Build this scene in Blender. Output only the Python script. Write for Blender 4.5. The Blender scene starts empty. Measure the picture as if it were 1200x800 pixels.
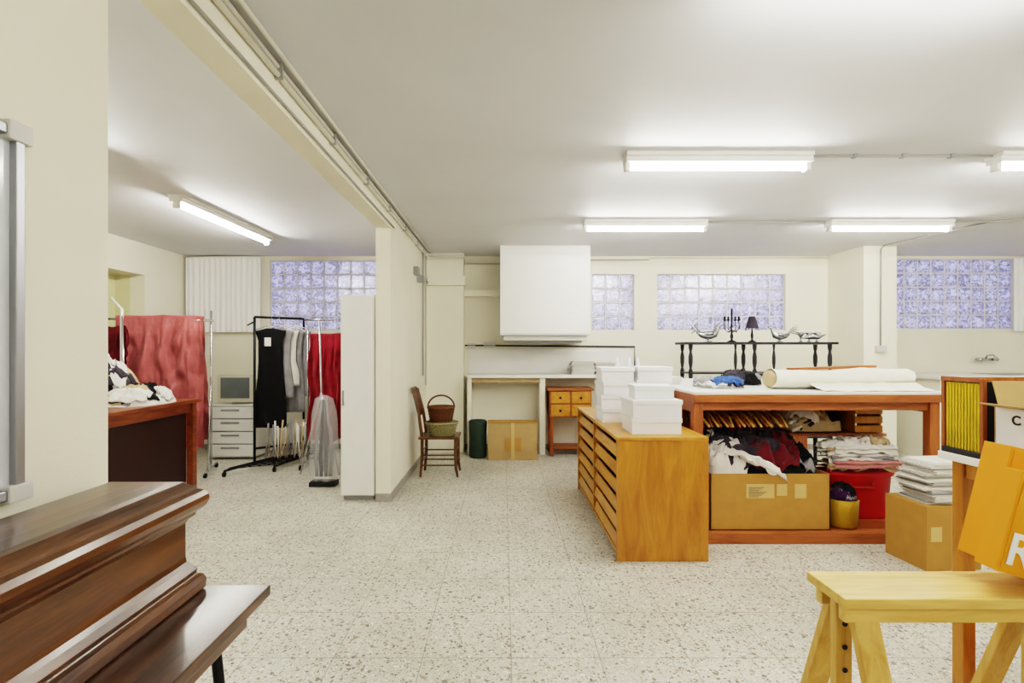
import bpy, bmesh, math, random
from mathutils import Vector, Matrix, noise
sc = bpy.context.scene
pi = math.pi

# ------------------------------------------------------------------ materials
def lin(c):
    return tuple(((v/255)/12.92 if v/255 <= 0.04045 else ((v/255+0.055)/1.055)**2.4) for v in c) + (1,)

def newmat(name):
    m = bpy.data.materials.new(name); m.use_nodes = True
    nt = m.node_tree; p = nt.nodes['Principled BSDF']
    return m, nt, p

def coords(nt, scale=(1,1,1), rot=(0,0,0)):
    tc = nt.nodes.new('ShaderNodeTexCoord'); mp = nt.nodes.new('ShaderNodeMapping')
    nt.links.new(tc.outputs['Object'], mp.inputs[0])
    mp.inputs['Scale'].default_value = scale; mp.inputs['Rotation'].default_value = rot
    return mp.outputs[0]

def plain(name, c, rough=0.6, metal=0.0, var=0.08, scale=6.0, bump=0.0, bscale=60.0, spec=0.4, coat=0.0):
    m, nt, p = newmat(name)
    co = coords(nt)
    n = nt.nodes.new('ShaderNodeTexNoise'); n.inputs['Scale'].default_value = scale; n.inputs['Detail'].default_value = 5
    nt.links.new(co, n.inputs['Vector'])
    r = nt.nodes.new('ShaderNodeValToRGB'); L = lin(c)
    r.color_ramp.elements[0].position = 0.3; r.color_ramp.elements[1].position = 0.7
    r.color_ramp.elements[0].color = tuple(v*(1-var) for v in L[:3])+(1,)
    r.color_ramp.elements[1].color = tuple(min(1, v*(1+var)) for v in L[:3])+(1,)
    nt.links.new(n.outputs[0], r.inputs[0]); nt.links.new(r.outputs[0], p.inputs['Base Color'])
    p.inputs['Roughness'].default_value = rough; p.inputs['Metallic'].default_value = metal
    p.inputs['Specular IOR Level'].default_value = spec
    p.inputs['Coat Weight'].default_value = coat
    if bump > 0:
        n2 = nt.nodes.new('ShaderNodeTexNoise'); n2.inputs['Scale'].default_value = bscale; n2.inputs['Detail'].default_value = 4
        nt.links.new(co, n2.inputs['Vector'])
        b = nt.nodes.new('ShaderNodeBump'); b.inputs['Strength'].default_value = bump; b.inputs['Distance'].default_value = 0.01
        nt.links.new(n2.outputs[0], b.inputs['Height']); nt.links.new(b.outputs[0], p.inputs['Normal'])
    return m

def wood(name, c1, c2, axis='X', sc_=3.0, rough=0.4, coat=0.1, stretch=9.0):
    m, nt, p = newmat(name)
    s = [stretch]*3; s['XYZ'.index(axis)] = 1.0
    co = coords(nt, tuple(s))
    n = nt.nodes.new('ShaderNodeTexNoise'); n.inputs['Scale'].default_value = sc_; n.inputs['Detail'].default_value = 7
    n.inputs['Distortion'].default_value = 0.8; n.inputs['Roughness'].default_value = 0.65
    nt.links.new(co, n.inputs['Vector'])
    r = nt.nodes.new('ShaderNodeValToRGB')
    r.color_ramp.elements[0].position = 0.33; r.color_ramp.elements[1].position = 0.68
    r.color_ramp.elements[0].color = lin(c1); r.color_ramp.elements[1].color = lin(c2)
    nt.links.new(n.outputs[0], r.inputs[0]); nt.links.new(r.outputs[0], p.inputs['Base Color'])
    p.inputs['Roughness'].default_value = rough; p.inputs['Coat Weight'].default_value = coat
    p.inputs['Coat Roughness'].default_value = 0.15
    b = nt.nodes.new('ShaderNodeBump'); b.inputs['Strength'].default_value = 0.12; b.inputs['Distance'].default_value = 0.004
    nt.links.new(n.outputs[0], b.inputs['Height']); nt.links.new(b.outputs[0], p.inputs['Normal'])
    return m

def cloth(name, c, var=0.15, rough=0.85, sheen=0.1, bump=0.5, bscale=9.0):
    m = plain(name, c, rough=rough, var=var, scale=9, bump=bump, bscale=bscale, spec=0.2)
    m.node_tree.nodes['Bump'].inputs['Distance'].default_value = 0.02
    m.node_tree.nodes['Principled BSDF'].inputs['Sheen Weight'].default_value = sheen
    return m

def emis(name, c, s):
    m, nt, p = newmat(name)
    p.inputs['Base Color'].default_value = lin(c)
    p.inputs['Emission Color'].default_value = lin(c); p.inputs['Emission Strength'].default_value = s
    return m

def stripes(name, c1, c2, scale, axis='Y', rough=0.6):
    m, nt, p = newmat(name)
    w = nt.nodes.new('ShaderNodeTexWave'); w.bands_direction = axis; w.inputs['Scale'].default_value = scale
    nt.links.new(coords(nt), w.inputs['Vector'])
    r = nt.nodes.new('ShaderNodeValToRGB')
    r.color_ramp.elements[0].color = lin(c1); r.color_ramp.elements[1].color = lin(c2)
    r.color_ramp.elements[0].position = .25; r.color_ramp.elements[1].position = .45
    nt.links.new(w.outputs[0], r.inputs[0]); nt.links.new(r.outputs[0], p.inputs['Base Color'])
    p.inputs['Roughness'].default_value = rough
    return m

def terrazzo():
    m, nt, p = newmat('terrazzo_floor')
    N = nt.nodes.new; Lk = nt.links.new
    co = coords(nt)
    base = N('ShaderNodeTexNoise'); base.inputs['Scale'].default_value = 1.3; base.inputs['Detail'].default_value = 8
    Lk(co, base.inputs['Vector'])
    br = N('ShaderNodeValToRGB'); br.color_ramp.elements[0].position = .3; br.color_ramp.elements[1].position = .7
    br.color_ramp.elements[0].color = lin((188,184,170)); br.color_ramp.elements[1].color = lin((216,212,200))
    Lk(base.outputs[0], br.inputs[0]); cur = br.outputs[0]
    for sc_, thr, dens, cols in ((28, 0.30, 0.34, [(96,82,66),(136,120,98),(104,100,94),(160,138,108)]),
                                 (50, 0.35, 0.56, [(80,70,62),(146,132,114),(120,96,72),(240,238,230)]),
                                 (96, 0.38, 0.58, [(84,78,70),(146,136,120),(70,62,56),(244,242,236)])):
        v = N('ShaderNodeTexVoronoi'); v.inputs['Scale'].default_value = sc_
        nz_ = N('ShaderNodeTexNoise'); nz_.inputs['Scale'].default_value = sc_*1.2
        Lk(co, nz_.inputs['Vector'])
        mx = N('ShaderNodeMix'); mx.data_type = 'VECTOR'; mx.inputs[0].default_value = 0.025
        Lk(co, mx.inputs[4]); Lk(nz_.outputs[1], mx.inputs[5]); Lk(mx.outputs[1], v.inputs['Vector'])
        lt = N('ShaderNodeMath'); lt.operation = 'LESS_THAN'; lt.inputs[1].default_value = thr
        Lk(v.outputs['Distance'], lt.inputs[0])
        sep = N('ShaderNodeSeparateColor'); Lk(v.outputs['Color'], sep.inputs[0])
        l2 = N('ShaderNodeMath'); l2.operation = 'LESS_THAN'; l2.inputs[1].default_value = dens
        Lk(sep.outputs[0], l2.inputs[0])
        mu = N('ShaderNodeMath'); mu.operation = 'MULTIPLY'; Lk(lt.outputs[0], mu.inputs[0]); Lk(l2.outputs[0], mu.inputs[1])
        mu2 = N('ShaderNodeMath'); mu2.operation = 'MULTIPLY'; mu2.inputs[1].default_value = .85; Lk(mu.outputs[0], mu2.inputs[0])
        cr = N('ShaderNodeValToRGB'); cr.color_ramp.interpolation = 'CONSTANT'
        cr.color_ramp.elements[0].color = lin(cols[0]); cr.color_ramp.elements[1].position = .25; cr.color_ramp.elements[1].color = lin(cols[1])
        e = cr.color_ramp.elements.new(.5); e.color = lin(cols[2]); e = cr.color_ramp.elements.new(.75); e.color = lin(cols[3])
        Lk(sep.outputs[1], cr.inputs[0])
        m2 = N('ShaderNodeMix'); m2.data_type = 'RGBA'
        Lk(mu2.outputs[0], m2.inputs[0]); Lk(cur, m2.inputs[6]); Lk(cr.outputs[0], m2.inputs[7]); cur = m2.outputs[2]
    bk = N('ShaderNodeTexBrick'); bk.offset = 0; bk.inputs['Scale'].default_value = 1
    bk.inputs['Brick Width'].default_value = .4325; bk.inputs['Row Height'].default_value = .4325
    bk.inputs['Mortar Size'].default_value = .003; bk.inputs['Mortar Smooth'].default_value = .3
    mp = N('ShaderNodeMapping'); Lk(co, mp.inputs[0]); mp.inputs['Location'].default_value = (-.0375, 0.1, 0)
    Lk(mp.outputs[0], bk.inputs['Vector'])
    mf = N('ShaderNodeMath'); mf.operation = 'MULTIPLY'; mf.inputs[1].default_value = .6; Lk(bk.outputs['Fac'], mf.inputs[0])
    m3 = N('ShaderNodeMix'); m3.data_type = 'RGBA'; Lk(mf.outputs[0], m3.inputs[0]); Lk(cur, m3.inputs[6]); m3.inputs[7].default_value = lin((104,98,86))
    Lk(m3.outputs[2], p.inputs['Base Color'])
    p.inputs['Roughness'].default_value = .36; p.inputs['Specular IOR Level'].default_value = .35
    return m

def glassblock():
    m, nt, p = newmat('glass_block')
    N = nt.nodes.new; Lk = nt.links.new
    co = coords(nt)
    v = N('ShaderNodeTexNoise'); v.inputs['Scale'].default_value = 13; v.inputs['Detail'].default_value = 2; v.inputs['Distortion'].default_value = 2.2
    Lk(co, v.inputs['Vector'])
    r = N('ShaderNodeValToRGB'); r.color_ramp.elements[0].position = .40; r.color_ramp.elements[1].position = .60
    r.color_ramp.elements[0].color = lin((140,138,164)); r.color_ramp.elements[1].color = lin((238,238,254))
    Lk(v.outputs[0], r.inputs[0])
    t = N('ShaderNodeBsdfTranslucent'); Lk(r.outputs[0], t.inputs[0])
    g = N('ShaderNodeBsdfGlossy'); g.inputs['Roughness'].default_value = .12; g.inputs[0].default_value = (.88,.88,.9,1)
    b = N('ShaderNodeBump'); b.inputs['Strength'].default_value = .6; b.inputs['Distance'].default_value = .01
    Lk(v.outputs[0], b.inputs['Height']); Lk(b.outputs[0], g.inputs['Normal'])
    mx = N('ShaderNodeMixShader'); mx.inputs[0].default_value = .18
    Lk(t.outputs[0], mx.inputs[1]); Lk(g.outputs[0], mx.inputs[2])
    Lk(mx.outputs[0], nt.nodes['Material Output'].inputs[0])
    return m

def plastic_film(name, c, a):
    m, nt, p = newmat(name)
    p.inputs['Base Color'].default_value = lin(c); p.inputs['Roughness'].default_value = .15
    p.inputs['Alpha'].default_value = a; p.inputs['Specular IOR Level'].default_value = .9
    return m

M = {}
M['wall'] = plain('cream_wall_paint', (240,235,217), .7, var=.03, scale=2, bump=.06, bscale=90)
M['wallniche'] = plain('ivory_niche_paint', (224,220,180), .7, var=.02, scale=2)  # niche colour, a yellower cream than the walls
M['ceil'] = plain('ceiling_paint', (218,219,223), .6, var=.03, scale=1.5, bump=.03, bscale=60)
M['floor'] = terrazzo()
M['white'] = plain('white_laminate', (238,237,233), .35, var=.02)
M['whitep'] = plain('white_cardboard', (236,236,240), .6, var=.02)
M['grey'] = plain('grey_paint', (150,150,150), .5)
M['lgrey'] = plain('light_grey_plastic', (205,205,200), .4, var=.03)
M['skirt'] = plain('stone_skirting', (160,155,146), .5, var=.15, scale=40)
M['gblock'] = glassblock()
M['mortar'] = plain('mortar', (224,222,228), .8)
M['tube'] = emis('fluorescent_tube', (255,252,240), 78)
M['orange'] = wood('honey_oak', (152,92,20), (192,132,42), 'Z', 2.2, .38, .2, 5)
M['orangex'] = wood('honey_oak_top', (164,106,28), (202,146,56), 'Y', 2.2, .38, .2, 5)
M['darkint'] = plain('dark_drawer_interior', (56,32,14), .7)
M['twood'] = wood('table_wood', (124,62,22), (172,98,42), 'X', 2.5, .5, .05)
M['twoodz'] = wood('table_wood_leg', (124,62,22), (172,98,42), 'Z', 2.5, .5, .05)
M['pine'] = wood('pine', (198,156,74), (226,192,116), 'X', 2.5, .5, .05, 10)
M['pinez'] = wood('pine_upright', (190,144,62), (220,184,106), 'Z', 2.5, .5, .05, 10)
M['walnut'] = wood('polished_walnut', (48,25,10), (104,64,30), 'Y', 1.8, .28, .35, 12)
M['walnutx'] = wood('worn_walnut_top', (28,18,13), (96,64,44), 'Y', 5.0, .35, .3, 5)
M['mahog'] = wood('mahogany', (100,42,18), (148,76,36), 'Y', 2.5, .4, .2)
M['mahogdark'] = plain('dark_panel', (44,22,16), .5)
M['chairw'] = wood('chair_wood', (56,32,14), (112,68,32), 'Z', 4, .4, .2)
M['iron'] = plain('black_iron', (24,24,26), .45, .6)
M['blackw'] = plain('black_painted_wood', (28,28,34), .4)
M['chrome'] = plain('chrome', (200,200,205), .2, 1.0, var=.02)
M['alu'] = plain('aluminium', (158,160,165), .35, .9, var=.02)
M['board'] = plain('whiteboard_surface', (204,208,218), .12, var=.03, spec=.8)
M['carton'] = plain('cardboard', (172,128,64), .8, var=.06, scale=12)
M['carton2'] = plain('cardboard_pale', (180,150,102), .8, var=.06, scale=12)
M['tape'] = plain('packing_tape', (204,174,114), .3)
M['redbox'] = plain('red_plastic', (178,12,18), .4)
M['gold'] = plain('gold_woven', (168,132,26), .4, .3, bump=.5, bscale=80)
M['yellow'] = plain('amber_card', (222,142,14), .5, var=.04)
M['wicker'] = plain('brown_wicker', (96,58,28), .6, var=.3, scale=50, bump=.6, bscale=120)
M['wicker2'] = plain('pale_wicker', (142,134,94), .6, var=.35, scale=50, bump=.6, bscale=120)
M['green'] = plain('dark_green_canvas', (40,56,46), .7, bump=.3, bscale=40)
M['rose'] = cloth('dusty_rose_satin', (158,80,80), .15, .33, .2, .9, 8)
M['maroon'] = cloth('maroon_cloth', (92,16,28), .2, .75, .1, .6, 8)
M['red'] = cloth('crimson_cloth', (126,14,32), .2, .7, .1, .6, 8)
M['black'] = cloth('black_cloth', (16,16,19), .3, .85, .05, .5, 10)
M['charc'] = cloth('charcoal_cloth', (52,46,56), .3)
M['wcloth'] = cloth('white_cloth', (226,222,216), .06)
M['gcloth'] = cloth('grey_cloth', (140,138,142), .2)
M['bcloth'] = cloth('beige_cloth', (184,160,124), .15)
M['pink'] = cloth('pink_cloth', (190,122,120), .15)
M['blue'] = cloth('blue_cloth', (50,80,140), .2)
M['yel'] = cloth('yellow_cloth', (200,172,40), .2)
M['purple'] = cloth('purple_cloth', (52,20,62), .3)
M['curtain'] = cloth('white_curtain', (250,249,248), .01, bump=.05)
M['roll'] = cloth('cream_fabric', (232,227,212), .04, bump=.35, bscale=6)
M['film'] = plastic_film('clear_garment_film', (225,226,232), .30)
M['crt'] = plain('crt_beige', (204,200,182), .5, var=.02)
M['screen'] = plain('crt_glass', (104,112,112), .1, spec=.8)
M['silver'] = plain('tarnished_silver', (168,170,176), .25, .9, var=.2, scale=30)
M['paper'] = stripes('paper_stack', (160,156,148), (230,227,220), 55, 'Z', .8)
M['ink'] = plain('dark_ink', (36,36,40), .6)
M['inkw'] = plain('white_print', (245,245,245), .6)
M['cable'] = plain('cable_conduit', (166,164,160), .5)
M['wcable'] = plain('white_conduit', (222,218,204), .5)

# ------------------------------------------------------------------ builder
class B:
    def __init__(s, name, bevel=0.0, seg=2):
        s.name = name; s.bm = bmesh.new(); s.mats = []; s.X = Matrix(); s.bevel = bevel; s.seg = seg
    def mi(s, m):
        m = M[m]
        if m not in s.mats: s.mats.append(m)
        return s.mats.index(m)
    def add(s, vs, fs, mat, smooth=False):
        k = s.mi(mat); V = [s.bm.verts.new(s.X @ Vector(v)) for v in vs]
        for f in fs:
            try:
                F = s.bm.faces.new([V[i] for i in f]); F.material_index = k; F.smooth = smooth
            except ValueError: pass
    def box(s, x0, x1, y0, y1, z0, z1, mat, R=None):
        vs = [Vector(v) for v in ((x0,y0,z0),(x1,y0,z0),(x1,y1,z0),(x0,y1,z0),(x0,y0,z1),(x1,y0,z1),(x1,y1,z1),(x0,y1,z1))]
        if R is not None:
            c = Vector(((x0+x1)/2,(y0+y1)/2,(z0+z1)/2)); vs = [c + R @ (v-c) for v in vs]
        s.add(vs, [(0,3,2,1),(4,5,6,7),(0,1,5,4),(1,2,6,5),(2,3,7,6),(3,0,4,7)], mat)
    def beam(s, p0, p1, w, h, mat, up=(0,0,1)):
        p0 = Vector(p0); p1 = Vector(p1); d = (p1-p0).normalized(); u = Vector(up)
        a = d.cross(u)
        if a.length < 1e-3: a = d.cross(Vector((1,0,0)))
        a.normalize(); b = a.cross(d).normalized()
        vs = []
        for p in (p0, p1):
            for i, j in ((-1,-1),(1,-1),(1,1),(-1,1)): vs.append(p + a*i*w/2 + b*j*h/2)
        s.add(vs, [(0,1,2,3),(7,6,5,4),(0,4,5,1),(1,5,6,2),(2,6,7,3),(3,7,4,0)], mat)
    def rings(s, R, mat, smooth=True, cap=True, closed=False):
        n = len(R[0]); vs = [v for r in R for v in r]; fs = []
        m = len(R)
        for i in range(m if closed else m-1):
            for j in range(n):
                a = i*n+j; b_ = i*n+(j+1) % n; c = ((i+1) % m)*n+(j+1) % n; d = ((i+1) % m)*n+j
                fs.append((a,b_,c,d))
        if cap and not closed:
            fs.append(tuple(range(n-1,-1,-1))); fs.append(tuple((m-1)*n+j for j in range(n)))
        s.add(vs, fs, mat, smooth)
    def tube(s, pts, r, mat, n=8, cap=True, closed=False):
        pts = [Vector(p) for p in pts]; m = len(pts)
        if not hasattr(r, '__len__'): r = [r]*m
        R = []; prev = None
        for i, p in enumerate(pts):
            if closed: d = pts[(i+1) % m]-pts[i-1]
            else: d = pts[min(i+1,m-1)]-pts[max(i-1,0)]
            d.normalize()
            if prev is None:
                a = d.orthogonal().normalized()
            else:
                a = prev - d*prev.dot(d)
                a = a.normalized() if a.length > 1e-5 else d.orthogonal().normalized()
            prev = a; b_ = d.cross(a)
            R.append([p + (a*math.cos(t)+b_*math.sin(t))*r[i] for t in [2*pi*k/n for k in range(n)]])
        s.rings(R, mat, True, cap, closed)
    def cyl(s, p0, p1, r, mat, r1=None, n=14):
        s.tube([p0, p1], [r, r if r1 is None else r1], mat, n)
    def lathe(s, c, prof, mat, n=24, cap=True):
        R = [[Vector((c[0]+r*math.cos(2*pi*k/n), c[1]+r*math.sin(2*pi*k/n), c[2]+z)) for k in range(n)] for r, z in prof]
        s.rings(R, mat, True, cap)
    def ell(s, c, r, mat, n=16, m=10):
        R = []
        for i in range(m+1):
            t = -pi/2 + pi*i/m*0.999+0.0005
            R.append([Vector((c[0]+r[0]*math.cos(t)*math.cos(2*pi*k/n), c[1]+r[1]*math.cos(t)*math.sin(2*pi*k/n), c[2]+r[2]*math.sin(t))) for k in range(n)])
        s.rings(R, mat)
    def grid(s, nu, nv, f, mat, smooth=True):
        vs = [f(i/nu, j/nv) for i in range(nu+1) for j in range(nv+1)]
        fs = [(i*(nv+1)+j, (i+1)*(nv+1)+j, (i+1)*(nv+1)+j+1, i*(nv+1)+j+1) for i in range(nu) for j in range(nv)]
        s.add(vs, fs, mat, smooth)
    def done(s, solid=0, recalc=True):
        me = bpy.data.meshes.new(s.name)
        if recalc: bmesh.ops.recalc_face_normals(s.bm, faces=s.bm.faces)
        s.bm.to_mesh(me); s.bm.free()
        for m in s.mats: me.materials.append(m)
        o = bpy.data.objects.new(s.name, me); sc.collection.objects.link(o)
        if solid:
            q = o.modifiers.new('Solidify', 'SOLIDIFY'); q.thickness = solid
        if s.bevel > 0:
            q = o.modifiers.new('Bevel', 'BEVEL'); q.width = s.bevel; q.segments = s.seg; q.limit_method = 'ANGLE'; q.angle_limit = math.radians(50)
        return o

def nz(x, y, z=0.0): return noise.noise(Vector((x, y, z)))

def letter(parent, ch, loc, rot, size, mat):
    cu = bpy.data.curves.new('printed_letter', 'FONT'); cu.body = ch; cu.size = size; cu.extrude = .001
    cu.offset = size*.02
    o = bpy.data.objects.new('printed_letter', cu); sc.collection.objects.link(o)
    o.location = loc; o.rotation_euler = rot; o.parent = parent
    cu.materials.append(M[mat])

def heap(b, cx, cy, z0, rx, ry, h, mats, n, seed, ps=.45, pw=4, pexp=.5, amp=.05):
    # rumpled garments layered over a common crumpled mound
    rnd = random.Random(seed)
    def D(x, y): return abs((x-cx)/rx)**pw + abs((y-cy)/ry)**pw
    fr = 1.1/max(.12, min(rx, ry))
    def H(x, y):
        d = D(x, y)
        e = max(0, 1-d)**pexp
        wx = x+.05*nz(x*8, y*8, seed); wy = y+.05*nz(x*8+9, y*8, seed)
        rid = 1-abs(nz(wx*fr*2.2+seed, wy*fr*2.2))*2.6
        rid2 = 1-abs(nz(wx*fr*5+seed, wy*fr*4, 3))*2.6
        return z0 + h*e*(.8+.3*nz(x*3+seed, y*3)) + amp*min(1, e*3)*(.75*rid+.35*rid2-.4)
    def base(u, v):
        t = 2*pi*u; r = v*.999
        dx, dy = math.cos(t), math.sin(t); k = 1/((abs(dx)**pw+abs(dy)**pw)**(1/pw))
        x = cx+rx*dx*k*r; y = cy+ry*dy*k*r
        return (x, y, max(z0, H(x,y)))
    b.grid(72, 28, base, mats[0])
    for k in range(n):
        a = rnd.uniform(0, 2*pi); rr = math.sqrt(rnd.random())*.8
        px = cx+rx*rr*math.cos(a); py = cy+ry*rr*math.sin(a)
        th = rnd.uniform(0, pi); sx = ps*rnd.uniform(.6,1.1)*min(rx,ry)*1.2; sy = sx*rnd.uniform(.5,1.3)
        s1 = rnd.uniform(0,50); mt = mats[(k+1) % len(mats)]
        def f(u, v):
            p = 2*u-1; q = 2*v-1
            k2 = 1+.45*nz(p*1.5+s1, q*1.5)
            p2 = p*math.sqrt(1-q*q*.35); q2 = q*math.sqrt(1-p*p*.35)
            lx = sx*p2*k2; ly = sy*q2*k2
            x = px+lx*math.cos(th)-ly*math.sin(th); y = py+lx*math.sin(th)+ly*math.cos(th)
            d = D(x,y)
            if d > .92:
                g = (.92/d)**(1/pw); x = cx+(x-cx)*g; y = cy+(y-cy)*g
            e = max(abs(p), abs(q))
            lift = .006+.0055*k + .25*amp*nz(x*12+s1, y*12)*(1-e**4) - (.012 if e > .97 else 0)
            return (x, y, max(z0+.002, H(x,y)+lift))
        b.grid(26, 26, f, mt)

def drape(b, p0, p1, ztop, zf, zb, spread, nf, amp, mat, seed, taper=0.0, crumple=0.0):
    p0 = Vector(p0); p1 = Vector(p1); d = (p1-p0); L = d.length; d.normalize(); n = Vector((d.y,-d.x,0))
    def f(u, v):
        w = 2*v-1; a = abs(w)
        s = 1 if w > 0 else -1
        zb_ = zf if w > 0 else zb
        fold = math.sin(u*nf*2*pi+2.5*nz(u*4+seed, w*2.5))*.6+.8*nz(u*nf*1.3+seed, w*3, seed)
        cr = crumple*(abs(nz(u*7+w*3, w*6-u*2, seed))*2-.5 + .6*abs(nz(u*16, w*13, seed)))
        off = s*(.02+.02*min(1,a*8)+spread*a) + amp*min(1,a*3)*fold + s*cr*min(1,a*5)
        along = (u-.5)*L*(1+taper*a) + .03*nz(u*5, w*4, seed)
        hem = .08*nz(u*3+seed, s*2)
        z = ztop - (ztop-zb_+hem)*max(0, a-.03) - .03*abs(nz(u*3+seed*2,.5))*1
        c = (p0+p1)/2
        q = c + d*along + n*off
        return (q.x, q.y, z)
    b.grid(100, 80, f, mat)

def garment(b, c, prof, mat, folds=7, amp=.015, seed=0, n=48):
    R = []
    P = []
    for i in range(len(prof)-1):
        for k in range(5):
            t = k/5; P.append([prof[i][j]*(1-t)+prof[i+1][j]*t for j in range(3)])
    P.append(list(prof[-1]))
    z0 = prof[0][0]; z1 = prof[-1][0]
    for z, rx, ry in P:
        t = (z0-z)/(z0-z1)
        ring = []
        for k in range(n):
            a = 2*pi*k/n
            m_ = 1 + (amp/max(ry,.01))*t*math.sin(folds*a+3*nz(a, z*2, seed)) + .12*nz(math.cos(a)*3+seed, math.sin(a)*3, z*3)
            ring.append(Vector((c[0]+rx*math.cos(a)*(1+.05*nz(a,z*4,seed)), c[1]+ry*math.sin(a)*m_, z)))
        R.append(ring)
    b.rings(R, mat)

# ------------------------------------------------------------------ room shell
CZ = 2.92; BY = 7.75
def slab(name, *a):
    b = B(name); b.box(*a); return b.done()
slab('floor', -5.4, 8.7, -3.2, 8.0, -.15, 0, 'floor')
slab('ceiling', -5.4, 8.7, -3.2, 8.0, CZ, CZ+.15, 'ceil')

def wall_holes(name, x0, x1, y0, y1, z0, z1, holes, mat, axis='x'):
    b = B(name); k = b.mi(mat)
    xs = sorted({x0, x1, *[h[0] for h in holes], *[h[1] for h in holes]})
    zs = sorted({z0, z1, *[h[2] for h in holes], *[h[3] for h in holes]})
    nx, nzz = len(xs)-1, len(zs)-1
    P = lambda x, y, z: Vector((x, y, z)) if axis == 'x' else Vector((y, x, z))
    V = {(i,j,s): b.bm.verts.new(P(xs[i], (y0,y1)[s], zs[j])) for i in range(nx+1) for j in range(nzz+1) for s in (0,1)}
    def fill(i, j):
        if not (0 <= i < nx and 0 <= j < nzz): return False
        cx = (xs[i]+xs[i+1])/2; cz = (zs[j]+zs[j+1])/2
        return not any(h[0] < cx < h[1] and h[2] < cz < h[3] for h in holes)
    def F(*q):
        f = b.bm.faces.new([V[t] for t in q]); f.material_index = k
    for i in range(nx):
        for j in range(nzz):
            if not fill(i, j): continue
            F((i,j,0),(i+1,j,0),(i+1,j+1,0),(i,j+1,0)); F((i,j,1),(i,j+1,1),(i+1,j+1,1),(i+1,j,1))
            if not fill(i-1,j): F((i,j,0),(i,j+1,0),(i,j+1,1),(i,j,1))
            if not fill(i+1,j): F((i+1,j,0),(i+1,j,1),(i+1,j+1,1),(i+1,j+1,0))
            if not fill(i,j-1): F((i,j,0),(i,j,1),(i+1,j,1),(i+1,j,0))
            if not fill(i,j+1): F((i,j+1,0),(i+1,j+1,0),(i+1,j+1,1),(i,j+1,1))
    for v in [v for v in b.bm.verts if not v.link_faces]: b.bm.verts.remove(v)
    return b.done()

wins = [(-3.54, -1.92, 1.80, 2.86, 8, 5), (1.34, 1.98, 1.80, 2.65, 3, 4), (2.33, 4.27, 1.80, 2.65, 9, 4), (5.9, 7.74, 1.82, 2.88, 9, 5)]
wall_holes('wall_back', -4.8, 8.5, BY, BY+.2, 0, CZ, wins, 'wall')
for i, (x0, x1, z0, z1, nx, nzz) in enumerate(wins):
    b = B('window_%d' % (i+1), .012, 3)
    px = (x1-x0)/nx; pz = (z1-z0)/nzz; g = .011
    for a in range(nx):
        for c in range(nzz):
            b.box(x0+a*px+g, x0+(a+1)*px-g, BY+.05, BY+.13, z0+c*pz+g, z0+(c+1)*pz-g, 'gblock')
    for a in range(nx+1):
        b.box(max(x0, x0+a*px-g), min(x1, x0+a*px+g), BY+.048, BY+.12, z0, z1, 'mortar')
    for c in range(nzz+1):
        b.box(x0, x1, BY+.046, BY+.122, max(z0, z0+c*pz-g), min(z1, z0+c*pz+g), 'mortar')
    b.done()
wall_holes('wall_left', 1.3, 8.0, -5.0, -4.8, 0, CZ, [(5.0, 6.85, 0, 2.5)], 'wall', 'y')
b = B('wall_niche'); b.box(-5.35, -5.2, 4.9, 7.0, 0, 2.6, 'wallniche'); b.box(-5.2, -5.0, 6.85, 7.0, 0, 2.6, 'wallniche')
b.box(-5.2, -5.0, 4.9, 5.0, 0, 2.6, 'wallniche'); b.box(-5.2, -5.0, 5.0, 6.85, 2.5, 2.6, 'wallniche'); b.done()
slab('wall_right', 8.5, 8.7, -3, 8.0, 0, CZ, 'wall')
slab('wall_rear', -1.3, 8.7, -3.2, -3.0, 0, CZ, 'wall')
slab('wall_left_foreground', -1.265, -1.12, -3.0, 1.45, 0, CZ, 'wall')
slab('wall_side_room_front', -5.0, -1.265, 1.1, 1.3, 0, CZ, 'wall')
slab('wall_partition', -1.265, -1.12, 5.07, BY, 0, CZ, 'wall')
slab('ceiling_beam', -1.265, -1.12, 1.45, 5.07, 2.71, CZ, 'wall')
slab('wall_pillar_middle', -1.12, -.585, 7.5, BY, 0, CZ, 'wall')
slab('wall_pillar_right', 4.91, 5.36, 6.98, BY, 0, CZ, 'wall')
b = B('baseboard_partition'); b.box(-1.12, -1.108, 5.07, 7.5, 0, .08, 'skirt'); b.box(-1.265, -1.108, 5.058, 5.07, 0, .08, 'skirt'); b.done()
b = B('baseboard_back'); b.box(-4.8, -1.265, BY-.012, BY, 0, .08, 'skirt'); b.box(-.585, 4.91, BY-.012, BY, 0, .08, 'skirt'); b.box(5.36, 8.5, BY-.012, BY, 0, .08, 'skirt'); b.done()

b = B('trim_1')
b.tube([(-1.102, .2, CZ-.075), (-1.102, 7.45, CZ-.075), (-.57, 7.47, CZ-.075), (-.57, 7.73, CZ-.12), (-.05, 7.73, CZ-.12)], .014, 'wcable')
b.tube([(-1.104, .2, CZ-.035), (-1.104, 7.42, CZ-.035), (-.9, 7.485, CZ-.04), (-.6, 7.485, CZ-.04)], .012, 'wcable')
b.tube([(-1.06, .2, CZ-.013), (-1.06, 7.42, CZ-.013)], .012, 'wcable')
b.tube([(-1.108, 1.5, 2.74), (-1.108, 5.2, 2.74)], .007, 'cable')
b.tube([(-1.10, 7.0, CZ-.03), (-1.10, 7.0, 1.15)], .012, 'cable')
b.tube([(-1.10, 7.25, CZ-.03), (-1.10, 7.25, 1.0)], .008, 'cable')
for q in range(8): b.box(-1.12, -1.08, .9+.8*q, .915+.8*q, CZ-.095, CZ-.018, 'cable')
b.done()
b = B('electrical_junction_box', .004)
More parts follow.
